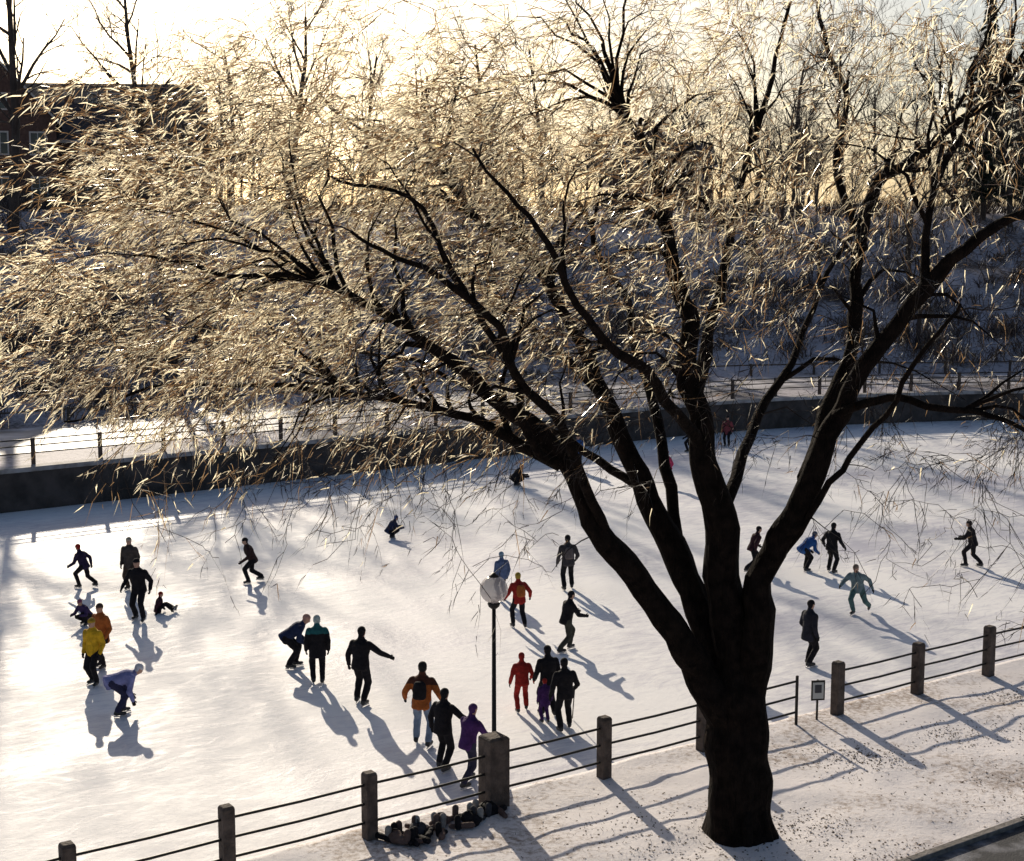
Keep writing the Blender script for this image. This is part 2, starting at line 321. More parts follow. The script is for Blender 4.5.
def bank_mat(c_snow,c_dirt,lo,hi,name,scale=1.1,bmp=.7):
    m=bpy.data.materials.new(name); m.use_nodes=True; n=m.node_tree; p=n.nodes["Principled BSDF"]; L=n.links.new
    tc=n.nodes.new("ShaderNodeTexCoord")
    n1=n.nodes.new("ShaderNodeTexNoise"); n1.inputs["Scale"].default_value=scale*.35; n1.inputs["Detail"].default_value=4; L(tc.outputs["Object"],n1.inputs[0])
    n2=n.nodes.new("ShaderNodeTexNoise"); n2.inputs["Scale"].default_value=scale*7; n2.inputs["Detail"].default_value=8; n2.inputs["Roughness"].default_value=.75; L(tc.outputs["Object"],n2.inputs[0])
    a=n.nodes.new("ShaderNodeMath"); a.operation='MULTIPLY_ADD'; L(n1.outputs[0],a.inputs[0]); a.inputs[1].default_value=.9; L(n2.outputs[0],a.inputs[2])
    r=n.nodes.new("ShaderNodeValToRGB"); e=r.color_ramp.elements; e[0].position=lo; e[0].color=(*c_snow,1); e[1].position=hi; e[1].color=(*c_dirt,1)
    sc_=n.nodes.new("ShaderNodeMath"); sc_.operation='MULTIPLY'; sc_.inputs[1].default_value=.5; L(a.outputs[0],sc_.inputs[0]); L(sc_.outputs[0],r.inputs[0]); L(r.outputs[0],p.inputs["Base Color"])
    b=n.nodes.new("ShaderNodeBump"); b.inputs["Strength"].default_value=bmp; b.inputs["Distance"].default_value=.05; L(n2.outputs[0],b.inputs["Height"]); L(b.outputs[0],p.inputs["Normal"])
    p.inputs["Roughness"].default_value=.75; p.inputs["Specular IOR Level"].default_value=.25
    return m
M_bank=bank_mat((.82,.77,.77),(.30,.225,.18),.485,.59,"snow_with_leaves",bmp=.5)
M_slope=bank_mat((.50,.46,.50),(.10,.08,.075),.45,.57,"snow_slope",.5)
def arr(lo,hi,st): return list(np.arange(lo,hi,st))
def bankz(t,q):
    z=BANK
    if q>S0+.45: z=BANK-(q-S0-.45)/.6*.75
    else: z+= .06*noise.noise(Vector((t*.5,q*.5,0)))+.035*noise.noise(Vector((t*1.5,q*1.5,3)))+.01*noise.noise(Vector((t*5,q*5,7)))
    return z
grid("snow_bank",[-800,-300,-60,-20]+arr(-5,50,.2)+[52,60,90,200,600],[-800,-300,-60,-10,5]+arr(12,S0+.4,.2)+[S0+.45,S0+.6,S0+.8,S0+1.05,S0+1.3],lambda t,q:TS(t,q,bankz(t,q)),[M_bank])
M_asph=mat("asphalt",(0.045,0.045,0.05),(.3,.3,.33),2.2,.8,.3,30,lo=.45,hi=.75); M_conc=mat("concrete",(.12,.11,.10),(.22,.20,.19),8,.8,.4,20)
ka=ground(982,842,BANK).dot(nn)
b=Buf()
for i in range(30):
    c=TS(-20+3.0*i+1.5,ka,BANK+.05); b.box(c,2.98,.16,.24,0,TH)
b.obj("kerb",[M_conc],False,.015)
grid("asphalt_path",[-100,-20,0,20,40,60,150],[ka-4,ka-.08],lambda t,q:TS(t,q,BANK+.09),[M_asph])
TB=ground(740,834,BANK)
# leaf litter and dead grass poking through the snow
b=Buf(); cl=[(TB.x-1.0,TB.y-.3,1.3)]*3+[(*TS(random.uniform(8,34),random.uniform(ka,ka+2.6))[:2],random.uniform(.4,1.3)) for _ in range(12)]+[(*TS(random.uniform(6,34),random.uniform(S0-4,S0-.2))[:2],random.uniform(.3,.9)) for _ in range(6)]
for i in range(6000):
    cx,cy,rr=random.choice(cl); x=cx+random.gauss(0,rr); y=cy+random.gauss(0,rr*.8); q=V(x,y,0); s=q.dot(nn); t=q.dot(u)
    if s>S0+.4 or s<ka+.1: continue
    z=bankz(t,s); k=len(b.v); a=random.random()*6.28; l=random.uniform(.015,.05)
    if random.random()<.92:
        b.v+=[(x,y,z-.005),(x+l*math.cos(a),y+l*math.sin(a),z+.008),(x+l*1.3*math.cos(a+.5),y+l*1.3*math.sin(a+.5),z+.014),(x+l*math.cos(a+1),y+l*math.sin(a+1),z+.01)]; b.f.append((k,k+1,k+2,k+3)); b.m.append(0)
    else:
        h=random.uniform(.03,.09); b.v+=[(x-.006,y,z-.01),(x+.006,y,z-.01),(x+random.gauss(0,.04),y+random.gauss(0,.04),z+h)]; b.f.append((k,k+1,k+2)); b.m.append(1)
b.obj("leaf_litter",[mat("dead_leaves",(.06,.04,.025),(.14,.09,.05),10,.8),mat("dead_grass",(.13,.10,.06),None,rough=.8)],False)
# far bank
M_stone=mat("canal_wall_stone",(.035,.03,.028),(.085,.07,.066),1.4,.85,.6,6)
ts=[-600,-300,-150]+arr(-80,180,3.0)+[190,240,300,500,900]
FW=1.65; PL=12.4
def farz(t,wq):
    if wq<=13: return FW
    if wq<48:
        k=(wq-13)/35; z=FW+(PL-FW)*(k*.75+.25*k*k*(3-2*k)); z+=.9*noise.noise(Vector((t*.07,wq*.12,0)))*math.sin(math.pi*k)
        return z
    return PL+min(3,(wq-48)*.02)+.35*noise.noise(Vector((t*.05,wq*.05,4)))*min(1,(wq-48)/10)
ws=[.5,1.2,3.6,3.61,12.9,13]+arr(14,60,1.5)+[64,70,80,100,130,170,240,400,800,2500]
M_road=mat("road_snowy_asphalt",(.16,.15,.16),(.55,.52,.55),.5,.6,.3,6,lo=.35,hi=.62)
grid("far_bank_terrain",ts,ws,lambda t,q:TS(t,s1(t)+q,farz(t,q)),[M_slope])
grid("road",ts,[4.2,12.2],lambda t,q:TS(t,s1(t)+q,FW+.012),[M_road])
b=Buf(); wt=[-600,-300]+arr(-80,180,2.5)+[240,400,900]
for a_,c_ in zip(wt[:-1],wt[1:]):
    for (o0,o1,z0,z1) in((0,.5,-.3,FW-.1),(-.06,.56,FW-.1,FW+.08)):
        i=len(b.v)
        for t in(a_,c_):
            for o_,z in((o0,z0),(o1,z0),(o1,z1),(o0,z1)): b.v.append(tuple(TS(t,s1(t)+o_,z)))
        for f in((0,1,5,4),(1,2,6,5),(2,3,7,6),(3,0,4,7)): b.f.append(tuple(i+k for k in f)); b.m.append(0 if z1<FW else 1)
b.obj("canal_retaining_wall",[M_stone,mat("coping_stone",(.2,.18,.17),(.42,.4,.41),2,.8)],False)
M_post=mat("fence_post_wood",(.055,.042,.036),(.12,.092,.078),5,.85,.6,20); M_rail=mat("rail_pipe",(.025,.022,.02),None,rough=.5,metal=.3)
b=Buf()
for i in range(85):
    t=-60+2.8*i; p=TS(t,s1(t)+.9,FW); b.box(p+V(0,0,.55),.14,.14,1.1,0,TH)
    p2=TS(t+2.8,s1(t+2.8)+.9,FW)
    for z in(.5,.8,1.05): b.tube([p+V(0,0,z),p2+V(0,0,z)],[.03,.03],6,1)
b.obj("railing",[M_post,M_rail],False)
b=Buf()
for i in range(60):
    t=-60+4*i; p=TS(t,s1(t)+13.0,FW); b.box(p+V(0,0,.4),.12,.12,.8,0,TH)
    p2=TS(t+4,s1(t+4)+13.0,FW); b.tube([p+V(0,0,.7),p2+V(0,0,.7)],[.05,.05],6,0)
b.obj("guard_rail",[M_post],False)
def fpos(px):
    lo=ground(px,900,BANK); hi=ground(px,600,BANK)
    k=(S0-lo.dot(nn))/((hi-lo).dot(nn)); return lo.lerp(hi,k)
near=[fpos(x) for x in(-92,70,228,370,494,604,703,796)]; right=[fpos(x) for x in(837,917,988,1052,1110,1163)]
b=Buf()
def post(p,w_,h): 
    b.box(p+V(0,0,h/2-.1),w_,w_,h+.2,0,TH); b.box(p+V(0,0,h+.02),w_,w_,.04,0,TH,.8)
for i,p in enumerate(near[:-1]): 
    if i!=4: post(p,.215,1.16)
for p in right: post(p,.215,1.16)
post(near[4],.42,1.3)
b.tube([near[-1],near[-1]+V(0,0,1.1)],[.035,.035],8,1)
for L_ in(near,right):
    for p,q in zip(L_[:-1],L_[1:]):
        for z in(.3,.64,.98): 
            m_=p.lerp(q,.5)+V(0,0,z-.015); b.tube([p+V(0,0,z),m_,q+V(0,0,z)],[.026]*3,8,1)
b.obj("railing_fence",[M_post,M_rail],False,.012)
b=Buf(); p=near[-1].lerp(right[0],.5)
b.box(p+V(0,-.05,.68),.3,.03,.44,0,math.radians(8)); b.box(p+V(0.0,-.071,.68),.24,.008,.36,1,math.radians(8)); b.box(p+V(0,-.078,.72),.15,.004,.18,2,math.radians(8)); b.tube([p+V(0,0,-.1),p+V(0,0,.9)],[.025,.025],8,0)
b.obj("notice_sign",[M_rail,mat("sign_white",(.5,.5,.48),None,rough=.5),mat("sign_dark",(.05,.05,.06),None,rough=.5)],False)
lp=near[4]+nn*.36+u*.25; b=Buf()
b.tube([lp,lp+V(0,0,.5),lp+V(0,0,.55),lp+V(0,0,3.62)],[.09,.08,.045,.036],12,0)
b.tube([lp+V(0,0,3.6),lp+V(0,0,3.64),lp+V(0,0,3.70),lp+V(0,0,3.74)],[.05,.1,.12,.09],12,0)
b.sphere(lp+V(0,0,3.96),.26,.26,.26,1,20); b.tube([lp+V(0,0,4.2),lp+V(0,0,4.23),lp+V(0,0,4.28)],[.1,.07,.02],12,0)
mg=bpy.data.materials.new("globe_glass"); mg.use_nodes=True; n=mg.node_tree; p_=n.nodes["Principled BSDF"]; p_.inputs["Base Color"].default_value=(.6,.55,.55,1); p_.inputs["Roughness"].default_value=.15
tr=n.nodes.new("ShaderNodeBsdfTransparent"); mx=n.nodes.new("ShaderNodeMixShader"); mx.inputs[0].default_value=.35; n.links.new(p_.outputs[0],mx.inputs[1]); n.links.new(tr.outputs[0],mx.inputs[2]); n.links.new(mx.outputs[0],n.nodes["Material Output"].inputs[0])
b.obj("street_lamp",[M_rail,mg])
b=Buf()
for i in range(34):
    a=near[3].lerp(near[4],.05+.9*random.random())-nn*(.12+.55*random.random()); a.z=BANK+.0
    an=random.random()*6.28; fd=V(math.cos(an),math.sin(an),0); mi=random.choice([0,0,1,2,3])
    b.capsule(a+V(0,0,.05),a+fd*.17+V(0,0,.045),.055,.045,8,mi)
    if random.random()<.6: b.capsule(a+V(0,0,.06),a-fd*.01+V(0,0,.22),.055,.06,8,mi)
    else: b.capsule(a+V(0,0,.06),a-fd*.2+V(0,0,.07),.055,.06,8,mi)
for i in range(5):
    a=near[3].lerp(near[4],.12+.19*i)-nn*random.uniform(.2,.5); a.z=BANK+.07; an=random.random()*3; A=V(math.cos(an),math.sin(an),0); Bv=V(-math.sin(an),math.cos(an),0)
    k0=len(b.v); b.sphere(a,.24,.15,.12,random.choice([0,1,2]),12,A,Bv)
    for j in range(k0,len(b.v)): q=Vector(b.v[j]); b.v[j]=tuple(q+noise.noise_vector(q*7)*.06)
    b.tube([a+A*-.12+V(0,0,.09),a+A*-.05+V(0,0,.17),a+A*.08+V(0,0,.14),a+A*.12+V(0,0,.08)],[.012]*4,6,0)
b.obj("boots_and_bags",[fabric(BLK),fabric((.05,.05,.06)),fabric((.12,.08,.07)),fabric((.3,.28,.27))])
# ------------------------------------------------------------------ big tree
def tp(px,py,dp):
    d=ray(px,py); k=(TB.y+dp)/d.y; q=V(0,0,CH)+d*k; return q-TB
limbs=[
 [(740,846,0,.76),(740,834,0,.64),(740,815,0,.565),(739,775,0,.52),(738,730,0,.49),(738,690,0,.50),(738,660,0,.34)],
 [(732,725,0,.34),(712,690,-.2,.31),(685,652,-.4,.26),(650,605,-.8,.22),(605,530,-1.3,.19),(560,465,-1.6,.155),(520,410,-1.8,.13),(470,370,-2,.10),(400,330,-2.4,.07),(320,290,-2.6,.05),(230,265,-2.8,.035),(130,255,-3,.02)],
 [(735,710,.2,.34),(712,650,.4,.29),(680,575,.9,.25),(645,490,1.3,.20),(612,410,1.6,.16),(575,340,2,.12),(530,270,2.2,.085),(470,200,2.5,.06),(400,150,2.8,.04),(330,110,3,.025)],
 [(560,465,-1.6,.12),(500,435,-1.2,.09),(430,412,-.8,.07),(350,395,-.5,.05),(250,385,-.3,.035),(150,395,0,.025),(60,415,0,.015)],
 [(740,710,0,.38),(732,620,0,.33),(718,530,-.2,.28),(703,450,-.3,.22),(692,380,-.4,.17),(685,300,-.4,.13),(670,220,-.5,.09),(640,130,-.6,.06),(600,40,-.7,.03)],
 [(695,400,-.4,.12),(715,300,.5,.09),(738,200,1,.065),(765,100,1.4,.045),(785,0,1.6,.03)],
 [(745,715,0,.34),(755,640,-.2,.27),(776,555,-.5,.22),(806,480,-.8,.19),(835,415,-1,.16),(880,350,-1.2,.14),(925,290,-1.4,.12),(970,245,-1.5,.09),(1040,205,-1.6,.06),(1120,185,-1.6,.04),(1200,200,-1.6,.02)],
 [(806,480,-.8,.15),(832,400,.2,.13),(850,320,.8,.12),(864,250,1.1,.11),(882,190,1.3,.10),(930,145,1.4,.08),(990,95,1.5,.055),(1060,20,1.6,.03)],
 [(864,250,1.1,.08),(842,175,1.8,.07),(850,95,2.2,.05),(822,20,2.5,.035),(800,-50,2.6,.02)],
 [(835,415,-1,.08),(900,395,-1.8,.06),(960,405,-2.4,.05),(1015,430,-2.8,.035),(1070,480,-3,.02)],
 [(605,530,-1.3,.09),(560,430,-2.6,.075),(505,340,-3.8,.06),(430,270,-4.6,.04),(350,230,-5.2,.02)],
 [(680,575,.9,.12),(662,440,2.5,.10),(630,320,4.2,.075),(580,210,5.5,.05),(520,120,6,.025)],
 [(718,530,-.2,.12),(760,420,2.5,.09),(815,310,4.5,.06),(870,200,5.8,.04),(900,100,6,.02)],
 [(703,450,-.3,.11),(655,385,-2.2,.085),(590,310,-4,.06),(530,220,-5,.035),(480,150,-5,.02)],
 [(782,555,-.5,.06),(840,470,-1.5,.05),(900,380,-2.6,.04),(960,310,-3.4,.025)],
 [(645,490,1.3,.09),(570,440,2.6,.07),(480,390,3.6,.05),(380,350,4.3,.035),(270,330,4.8,.02)],
 [(612,410,1.6,.09),(540,330,2.8,.07),(450,270,3.6,.05),(340,210,4.2,.035),(240,180,4.5,.02)],
 [(925,290,-1.4,.08),(930,210,-1,.06),(960,130,-.6,.045),(975,50,-.3,.03)],
 [(560,465,-1.6,.08),(530,440,-2.2,.07),(490,330,-2.6,.05),(420,215,-3,.035),(330,170,-3.3,.02)],
]
b=Buf(); P_=[];T_=[];R_=[]
def catmull(pts,n):
    out=[]
    for i in range(len(pts)-1):
        p0=pts[max(i-1,0)];p1=pts[i];p2=pts[i+1];p3=pts[min(i+2,len(pts)-1)]
        for k in range(n):
            t=k/n; out.append(.5*((2*p1)+(-p0+p2)*t+(2*p0-5*p1+4*p2-p3)*t*t+(-p0+3*p1-3*p2+p3)*t**3))
    out.append(pts[-1]); return out
for li,l in enumerate(limbs):
    pts=[np.array([*tp(x,y,dp),r]) for x,y,dp,r in l]; cs=catmull(pts,6)
    vv=[];rr=[]
    for i,c in enumerate(cs):
        q=Vector(c[:3]); 
        if li>0: q+=noise.noise_vector(q*.75+Vector((li*7,0,0)))*.24*min(1,i/9)*min(1,.12/max(c[3],.02)+.35)+noise.noise_vector(q*2.2+Vector((li*3,5,0)))*.06*min(1,i/5)
        vv.append(q); rr.append(max(.012,c[3]))
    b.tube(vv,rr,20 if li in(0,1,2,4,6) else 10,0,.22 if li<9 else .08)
    if li>0:
        for i in range(5,len(vv)):
            if rr[i]<.22 or vv[i].z>7: P_.append(vv[i]);T_.append((vv[i]-vv[i-1]).normalized());R_.append(rr[i])
for k in range(7):
    a=k*.9+.3; d_=V(math.cos(a),math.sin(a),0); b.tube([V(0,0,.6)+d_*.38,V(0,0,.25)+d_*.44,V(0,0,.02)+d_*.52,V(0,0,-.2)+d_*.62],[.10,.12,.11,.06],8,0,.1)
ell=[((-6.2,0,9.9),(7.4,5.6,3.2),950),((-2.5,.3,12.4),(6.5,5.5,3.4),600),((3.8,0,12.0),(5.5,5.5,4.6),380),((-4.5,-.5,7.6),(5.5,4,1.7),150),((5,0,8.4),(4,4.5,2.2),130),((-10,0,8.9),(3.6,4,1.9),230),((-7.2,0,12.0),(5,4,2.1),330)]
tg=[]; coarse=[]
for c,r,nn_ in ell:
    k=0
    while k<nn_:
        q=rng.uniform(-1,1,3)
        if q@q<1: tg.append(np.array(c)+q*np.array(r)); k+=1
    k=0
    while k<nn_//11:
        q=rng.uniform(-1,1,3)
        if q@q<.75: coarse.append(np.array(c)+q*np.array(r)); k+=1
for k in range(130): tg.append(np.array([rng.uniform(-10.5,-3),rng.uniform(-3.5,3.5),rng.uniform(4.9,7.2)]))
for k in range(100): tg.append(np.array([rng.uniform(1.5,5.5),rng.uniform(-3.5,3),rng.uniform(4.4,7.4)]))
base=np.array([list(p) for p in P_])
def srt(a):
    a=np.array(a); d0=np.array([np.min(np.linalg.norm(base-t,axis=1)) for t in a]); return a[np.argsort(d0)]
coarse=srt(coarse); tg=srt(tg); allt=[(t,1) for t in coarse]+[(t,0) for t in tg]
cap=60000; NP=np.empty((cap,3)); NT=np.empty((cap,3)); NR=np.empty(cap); n_=len(P_)
NP[:n_]=base; NT[:n_]=[list(t) for t in T_]; NR[:n_]=R_
tipP=[];tipT=[]
for t,co_ in allt:
    dv=t-NP[:n_]; dist=np.linalg.norm(dv,axis=1); cosang=(dv*NT[:n_]).sum(1)/np.maximum(dist,1e-4)
    cost=dist*(1+.45*(1-np.clip(cosang,-1,1)))+ (dist<.35)*3
    if co_: cost=cost+np.where(NR[:n_]<.05,2.5,0)
    i=int(np.argmin(cost)); S=NP[i]; L=dist[i]
    if L>6: continue
    dn=dv[i]/L; c=S+.5*L*(.55*NT[i]+.45*dn+np.array([0,0,.3])); 
    r0=min(.7*NR[i],.03+.016*L) if co_ else min(.75*NR[i],.010+.009*L)
    k=int(np.clip(L/.35,4,14 if co_ else 9)); pts=[];rs=[]
    jit=rng.normal(0,.05*L,3)
    for q in range(k+1):
        s_=q/k; pt=(1-s_)**2*S+2*s_*(1-s_)*(c+jit)+s_*s_*t; pt=pt+(rng.normal(0,.045 if co_ else .035,3) if 0<q else 0); pts.append(pt); rs.append(r0+( .006-r0)*s_)
    pts=np.array(pts); b.tube([Vector(p) for p in pts],rs,6 if co_ else (5 if r0>.025 else 3),1 if r0<.03 else 0,0,False)
    tn=np.diff(pts,axis=0); tn/=np.linalg.norm(tn,axis=1)[:,None]+1e-9
    m_=len(pts)-1; NP[n_:n_+m_]=pts[1:]; NT[n_:n_+m_]=tn; NR[n_:n_+m_]=rs[1:]; n_+=m_
    tipP.append(pts[1:]); tipT.append(tn)
tipP=np.concatenate(tipP); tipT=np.concatenate(tipT)
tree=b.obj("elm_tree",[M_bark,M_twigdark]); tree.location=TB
def prisms(name,P,D,L,r,sag,mi,mats,mf=.95):
    # thin two-segment blades of ice/bark: one strip per twig, random roll
    N=len(P); D=D/np.linalg.norm(D,axis=1)[:,None]; ref=rng.normal(0,1,(N,3)); A=np.cross(D,ref); A/=np.linalg.norm(A,axis=1)[:,None]
    mid=P+D*(L*.5)[:,None]; mid[:,2]-=sag*L*.25; end=P+D*L[:,None]; end[:,2]-=sag*L
    mid+=rng.normal(0,.05,(N,3))*L[:,None]
    V_=np.empty((N,5,3)); V_[:,0]=P-A*r[:,None]; V_[:,1]=P+A*r[:,None]; V_[:,2]=mid+A*(r*mf)[:,None]; V_[:,3]=mid-A*(r*mf)[:,None]; V_[:,4]=end
    base=np.arange(N)*5; quads=np.stack([base,base+1,base+2,base+3],1); tris=np.stack([base+3,base+2,base+4],1)
    me=bpy.data.meshes.new(name); me.from_pydata(V_.reshape(-1,3).tolist(),[],quads.tolist()+tris.tolist())
    for m in mats: me.materials.append(m)
    mm=np.concatenate([mi,mi]).astype(np.int32); me.polygons.foreach_set("material_index",mm); me.update()
    o=bpy.data.objects.new(name,me); sc.collection.objects.link(o); return o
# level A: twigs on every branchlet; level B: side spurs on the twigs
keep=rng.random(len(tipP))<np.where(tipP[:,2]<6.8,.65,1.0); P=tipP[keep];T=tipT[keep]; N=len(P)
def dirs(P,T,ta,wd,sd):
    N=len(P); left=np.clip((2.5-P[:,0])/6,0,1)*np.clip((P[:,2]-5.5)/3,0,1)
    wind=np.array([[-.93,-.05,-.42]]); hang=np.array([[-.15,0,-.9]])
    return T*ta+wind*(left[:,None]*wd+.1)+hang*((1-left)[:,None]*.35)+rng.normal(0,sd,(N,3))
DA=dirs(P,T,.6,.6,.33); DA/=np.linalg.norm(DA,axis=1)[:,None]; LA=rng.uniform(.35,.95,N)
PB=[];TBb=[]
for j in range(7):
    f=rng.uniform(.15,1,N); q=P+DA*(LA*f)[:,None]; q[:,2]-=.12*LA*f*f; PB.append(q); TBb.append(DA)
PB=np.concatenate(PB);TBb=np.concatenate(TBb); kb=rng.random(len(PB))<np.where(PB[:,2]<6.6,.4,1.0); PB=PB[kb];TBb=TBb[kb]
DB=dirs(PB,TBb,.6,.5,.42); NB=len(PB); LB=rng.uniform(.07,.27,NB)
Pn=np.concatenate([P,PB]);Dn=np.concatenate([DA,DB]);Ln=np.concatenate([LA,LB]); M=N+NB
g=np.clip(.06+.07*(-Pn[:,0]+.5)+.17*(Pn[:,2]-8.3),.02,.9)  # sun glow put into material choice: pale twigs favoured up and left
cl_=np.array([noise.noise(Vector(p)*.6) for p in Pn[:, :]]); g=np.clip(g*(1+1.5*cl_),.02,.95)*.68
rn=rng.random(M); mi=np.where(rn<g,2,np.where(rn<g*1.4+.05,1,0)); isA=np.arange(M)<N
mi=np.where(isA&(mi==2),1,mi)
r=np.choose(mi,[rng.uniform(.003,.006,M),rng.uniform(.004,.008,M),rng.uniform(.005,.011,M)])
tw=prisms("ice_glazed_twigs",Pn,Dn,Ln,r,.12,mi,[M_twigdark,M_glaze2_lit,M_glaze_lit])
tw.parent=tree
# ------------------------------------------------------------------ background trees
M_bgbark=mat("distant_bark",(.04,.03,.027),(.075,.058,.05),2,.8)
M_bgtwig=mat("distant_twig",(.15,.11,.085),None,rough=.5,spec=.5)  # distant wood lightened: background haze put into the colour
def bgtree(name,seed,H,nt_=1700,spread=.45):
    rg=np.random.default_rng(seed); b=Buf(); ends=[];edir=[]
    def grow(p,d,L,r,lev):
        k=5; pts=[p];rs=[r]; q=p.copy(); dd=d.copy()
        for i in range(k):
            dd=dd+rg.normal(0,.09+.03*lev,3); dd[2]+=.03 if lev>0 else .1; dd/=np.linalg.norm(dd); q=q+dd*L/k; pts.append(q.copy()); rs.append(r*(1-.75*(i+1)/k) if lev else r*(1-.7*(i+1)/k))
        b.tube([Vector(x) for x in pts],rs,[8,6,4,3,3][lev],0,0,False)
        if lev>=2:
            for x in pts[1:]: ends.append(x); edir.append(dd)
        if lev>=3: return
        n=[10,6,5][lev]
        for i in range(n):
            f=(.28+.72*i/n) if lev==0 else (.2+.8*(i+rg.random())/n); f=min(f,.99)*k; a=int(f); pp=pts[a]+(pts[a+1]-pts[a])*(f-a)
            ax=rg.normal(0,1,3); ax-=ax@dd*dd; ax/=np.linalg.norm(ax); nd=dd*(1-spread)+ax*spread*1.35+np.array([0,0,.12]); nd/=np.linalg.norm(nd)
            grow(pp,nd,L*rg.uniform(.38,.6)*(1-.35*f/k if lev==0 else 1),max(.012,rs[a]*.55),lev+1)
    grow(np.zeros(3),np.array([0,0,1.]),H*.8,H*.016,0)
    ends=np.array(ends);edir=np.array(edir); idx=rg.integers(0,len(ends),nt_); Dn=edir[idx]+rg.normal(0,.5,(nt_,3)); L=rg.uniform(.5,1.3,nt_)*H/16
    for i in range(nt_):
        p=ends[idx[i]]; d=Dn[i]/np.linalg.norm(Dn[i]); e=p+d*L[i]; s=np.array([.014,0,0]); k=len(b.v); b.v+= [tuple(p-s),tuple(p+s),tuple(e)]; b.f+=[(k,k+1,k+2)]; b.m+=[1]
    me=bpy.data.meshes.new(name); me.from_pydata(b.v,[],b.f)
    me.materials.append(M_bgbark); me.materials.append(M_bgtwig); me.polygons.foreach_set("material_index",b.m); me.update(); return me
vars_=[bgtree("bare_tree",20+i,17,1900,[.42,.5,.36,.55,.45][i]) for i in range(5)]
def place(me,name,loc,s,rz,rx=0):
    o=bpy.data.objects.new(name,me); sc.collection.objects.link(o); o.location=loc; o.scale=(s,s,s); o.rotation_euler=(rx,0,rz); return o
def far_at(px,wq):
    a=(px-512)/F; d=60.0
    for _ in range(30):
        p=V(a*d,d,0); t=p.dot(u); s=p.dot(nn); d+= (s1(t)+wq-s)*.8
    p=V(a*d,d,0); p.z=farz(p.dot(u),p.dot(nn)-s1(p.dot(u)))-.15; return p
spec=[(18,42,1.35),(150,52,1.2),(290,46,1.15),(235,60,1.0),(360,58,1.0),(430,40,.9),(700,42,.95),(745,30,.8),(795,45,1.0),(842,50,1.1),(905,36,.9),(948,52,1.05),(1005,44,1.0),(620,55,1.1),(540,48,1.0),(480,60,1.1)]
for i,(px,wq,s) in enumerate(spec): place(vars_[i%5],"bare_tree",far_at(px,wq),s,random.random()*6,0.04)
for i in range(36):
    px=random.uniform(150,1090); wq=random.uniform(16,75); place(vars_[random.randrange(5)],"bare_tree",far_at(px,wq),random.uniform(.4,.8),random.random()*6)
dc=bpy.data.collections.new("distant_trees"); sc.collection.children.link(dc)
for i in range(80):
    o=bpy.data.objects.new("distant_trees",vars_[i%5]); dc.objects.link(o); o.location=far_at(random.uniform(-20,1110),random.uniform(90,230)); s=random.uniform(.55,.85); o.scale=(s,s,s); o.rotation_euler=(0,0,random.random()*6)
SP=[];SD=[];SL=[]
for i in range(800):
    px=random.uniform(-60,1090); wq=random.choice([random.uniform(13.5,48),random.uniform(14,30),random.uniform(46,60)]); p=far_at(px,wq); p.z+=.1; h=random.uniform(.8,2.6)
    for k in range(26):
        SP.append([p.x+random.gauss(0,.4),p.y+random.gauss(0,.4),p.z]); a=np.array([random.gauss(0,.45),random.gauss(0,.45),1]); SD.append(a); SL.append(h*random.uniform(.5,1))
        if random.random()<.8: SP.append(list(np.array(SP[-1])+a/np.linalg.norm(a)*SL[-1]*.45)); SD.append(a+np.array([random.gauss(0,.6),random.gauss(0,.6),0])); SL.append(h*.4)
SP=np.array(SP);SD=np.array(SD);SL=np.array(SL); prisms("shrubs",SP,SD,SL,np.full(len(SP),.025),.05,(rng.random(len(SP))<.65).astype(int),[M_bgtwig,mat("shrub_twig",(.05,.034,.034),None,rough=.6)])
M_needle=mat("needles",(.012,.02,.012),(.03,.042,.022),3,.7)
def conifer(seed,H):
    rg=np.random.default_rng(seed); b=Buf(); b.tube([V(0,0,0),V(0,0,H*.5),V(0,0,H)],[H*.014,H*.009,.02],8,0)
    z=H*.12
    while z<H*.985:
        R=H*.25*(1-z/H)**.9*rg.uniform(.5,1.2)+.12; nb=int(6+R*2.8)
        for k in range(nb):
            a=rg.random()*6.28; d=V(math.cos(a),math.sin(a),0); R2=R*rg.uniform(.45,1.15); zz=z+rg.uniform(-.35,.35); p0=V(0,0,min(zz,H*.98)); e=p0+d*R2+V(0,0,-.3*R2)
            b.tube([p0,(p0+e)/2+V(0,0,.03),e],[.03,.02,.01],3,0,0,False)
            for j in range(int(6+R2*9)):
                f=rg.uniform(.15,1); c=p0.lerp(e,f); w_=.32*(1.2-f)+.12; sd=d.cross(V(0,0,1))*rg.choice([-1,1])*w_*rg.uniform(.5,1.3)+d*w_*.8-V(0,0,rg.uniform(0,.35)); k0=len(b.v); t_=V(rg.normal(0,.05),rg.normal(0,.05),.12)
                b.v+=[tuple(c-t_*.8),tuple(c+t_),tuple(c+sd)]; b.f.append((k0,k0+1,k0+2)); b.m.append(1)
        z+=H*.019
    me=bpy.data.meshes.new("pine_tree"); me.from_pydata(b.v,[],b.f); me.materials.append(M_bgbark); me.materials.append(M_needle); me.polygons.foreach_set("material_index",b.m); return me
cm=conifer(3,20)
for px,wq,s in((978,46,.95),(1018,75,1.0),(1060,58,.9)): place(cm,"pine_tree",far_at(px,wq),s,random.random()*6)
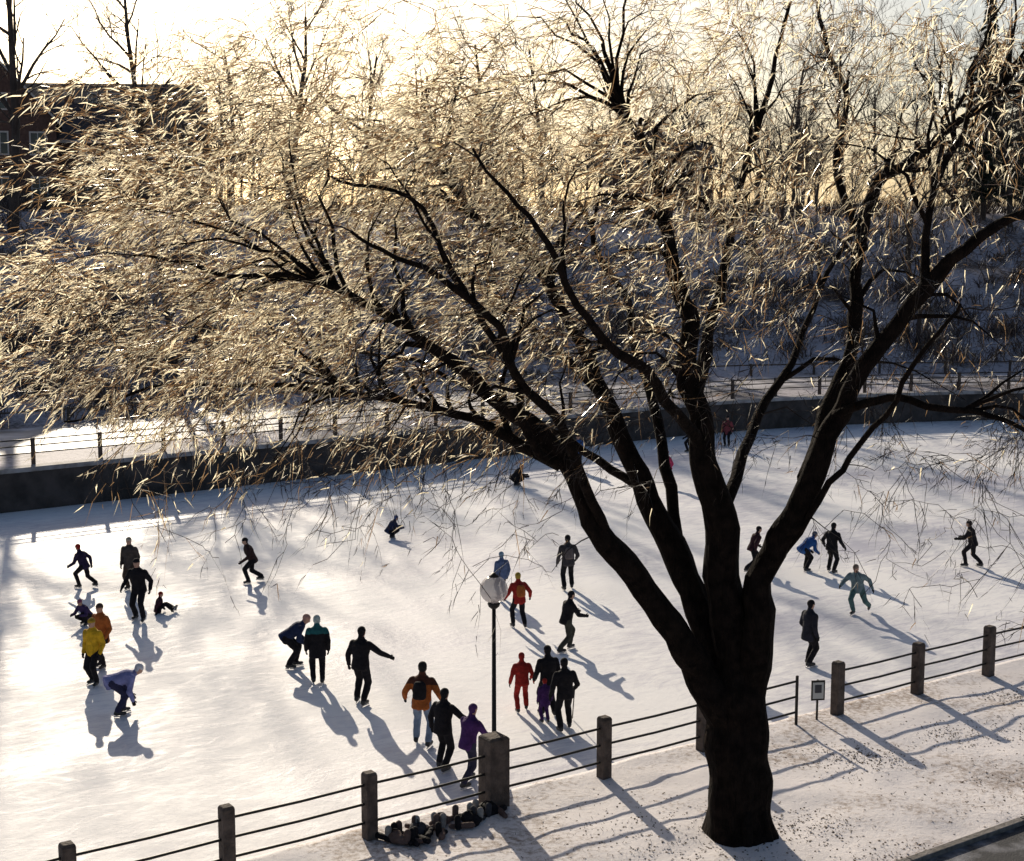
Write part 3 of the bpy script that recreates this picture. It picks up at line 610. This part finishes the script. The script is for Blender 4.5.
# ------------------------------------------------------------------ houses
M_brick=mat("brick",(.085,.05,.042),(.13,.078,.064),4,.9,.3,30); M_roof=mat("slate_roof",(.045,.04,.045),(.085,.075,.085),5,.7,.4,20); M_win=mat("window_glass",(.03,.035,.045),None,rough=.08,spec=.6); M_trim=mat("white_trim",(.5,.47,.45),None,rough=.6)
M_grey=mat("render_wall",(.16,.14,.125),(.22,.19,.17),3,.9,.2,10)
def box_part(name,par,c,sx,sy,sz,m,bev=0):
    b=Buf(); b.box(c,sx,sy,sz,0); o=b.obj(name,[m],False,bev); o.parent=par; return o
def gable(name,par,cx,cy,z,wx,wy,h,ax='x',m=M_roof,ov=.45):
    # two roof slabs with a brick gable between them
    b=Buf(); X=wx/2;Y=wy/2
    if ax=='x': P=lambda a,c,q:(cx+a,cy+c,z+q); A=X;C=Y
    else: P=lambda a,c,q:(cx-c,cy+a,z+q); A=Y;C=X
    k=len(b.v); b.v+=[P(-A,-C,0),P(-A,C,0),P(-A,0,h),P(A,-C,0),P(A,C,0),P(A,0,h)]
    b.f+=[(k,k+2,k+1),(k+3,k+4,k+5)]; b.m+=[1,1]
    for sg in(-1,1):
        k=len(b.v); dz=ov*h/C; lo=(C+ov)*sg
        for a in(-A-ov,A+ov): b.v+=[P(a,lo,-dz+.02),P(a,0,h+.02),P(a,0,h+.24),P(a,lo,-dz+.24)]
        b.f+=[(k,k+1,k+2,k+3),(k+7,k+6,k+5,k+4),(k,k+4,k+5,k+1),(k+3,k+2,k+6,k+7),(k,k+3,k+7,k+4)]; b.m+=[2,2,0,0,2]
    o=b.obj(name,[m,M_brick,M_trim],False); o.parent=par
def house(name,loc,rz,W,Dp,H,storeys,cols,roofh,wm=None):
    # front gable faces local -Y
    wm=wm or M_brick
    e=bpy.data.objects.new(name,None); sc.collection.objects.link(e)
    box_part("walls",e,(0,0,H/2-1),W,Dp,H+2,wm)
    if roofh:
        gable("roof",e,0,0,H+.003,W,Dp,roofh,'y')
        box_part("wing_walls",e,(W*.5+2.2,Dp*.12,H*.42-1),4.4,Dp*.62,H*.84+2,wm); gable("wing_roof",e,W*.5+2.2-.4,Dp*.12,H*.84+.006,5.2,Dp*.62,roofh*.62,'x')
    else: box_part("parapet",e,(0,0,H+.25),W+.3,Dp+.3,.5,M_grey)
    box_part("chimney",e,(-W*.28,Dp*.1,H+roofh*.6+.5),.9,.9,roofh*.8+1.0,wm); box_part("chimney_cap",e,(-W*.28,Dp*.1,H+roofh+1.08),1.1,1.1,.15,M_grey)
    bw=Buf(); sh=H/storeys
    def win(x,y,z,h_):
        bw.box((x,y-.02,z),1.3,.06,h_+.26,0); bw.box((x,y-.06,z),1.05,.04,h_,1); bw.box((x,y-.09,z),.07,.03,h_,0); bw.box((x,y-.09,z),1.05,.026,.07,0)
    for s in range(storeys):
        for c in range(cols): win(-W/2+W*(c+.5)/cols,-Dp/2,sh*(s+.5),sh*.46)
        if roofh: 
            if s<2: win(W*.5+2.3,Dp*.12-Dp*.31,sh*.84*(s+.5),sh*.4)
    if roofh: win(0,-Dp/2,H+roofh*.32,1.1)
    for s in range(storeys):
        for yy in(-.25,.2): bw.box((-W/2-.02,Dp*yy,sh*(s+.5)),.06,1.2,sh*.5,0); bw.box((-W/2-.06,Dp*yy,sh*(s+.5)),.04,.95,sh*.42,1)
    o=bw.obj("windows",[M_trim,M_win],False); o.parent=e
    e.location=loc; e.rotation_euler=(0,0,rz); return e
house("brick_house",far_at(10,66),.3,8.5,10,7.0,2,3,4.6)
house("brick_house",far_at(98,84),.2,7,9,6.2,2,3,3.6)
house("brick_house",far_at(640,120),.1,9,9,6.5,2,3,4.2)
house("apartment_building",far_at(120,165),.1,26,14,16.5,5,8,0,M_grey)
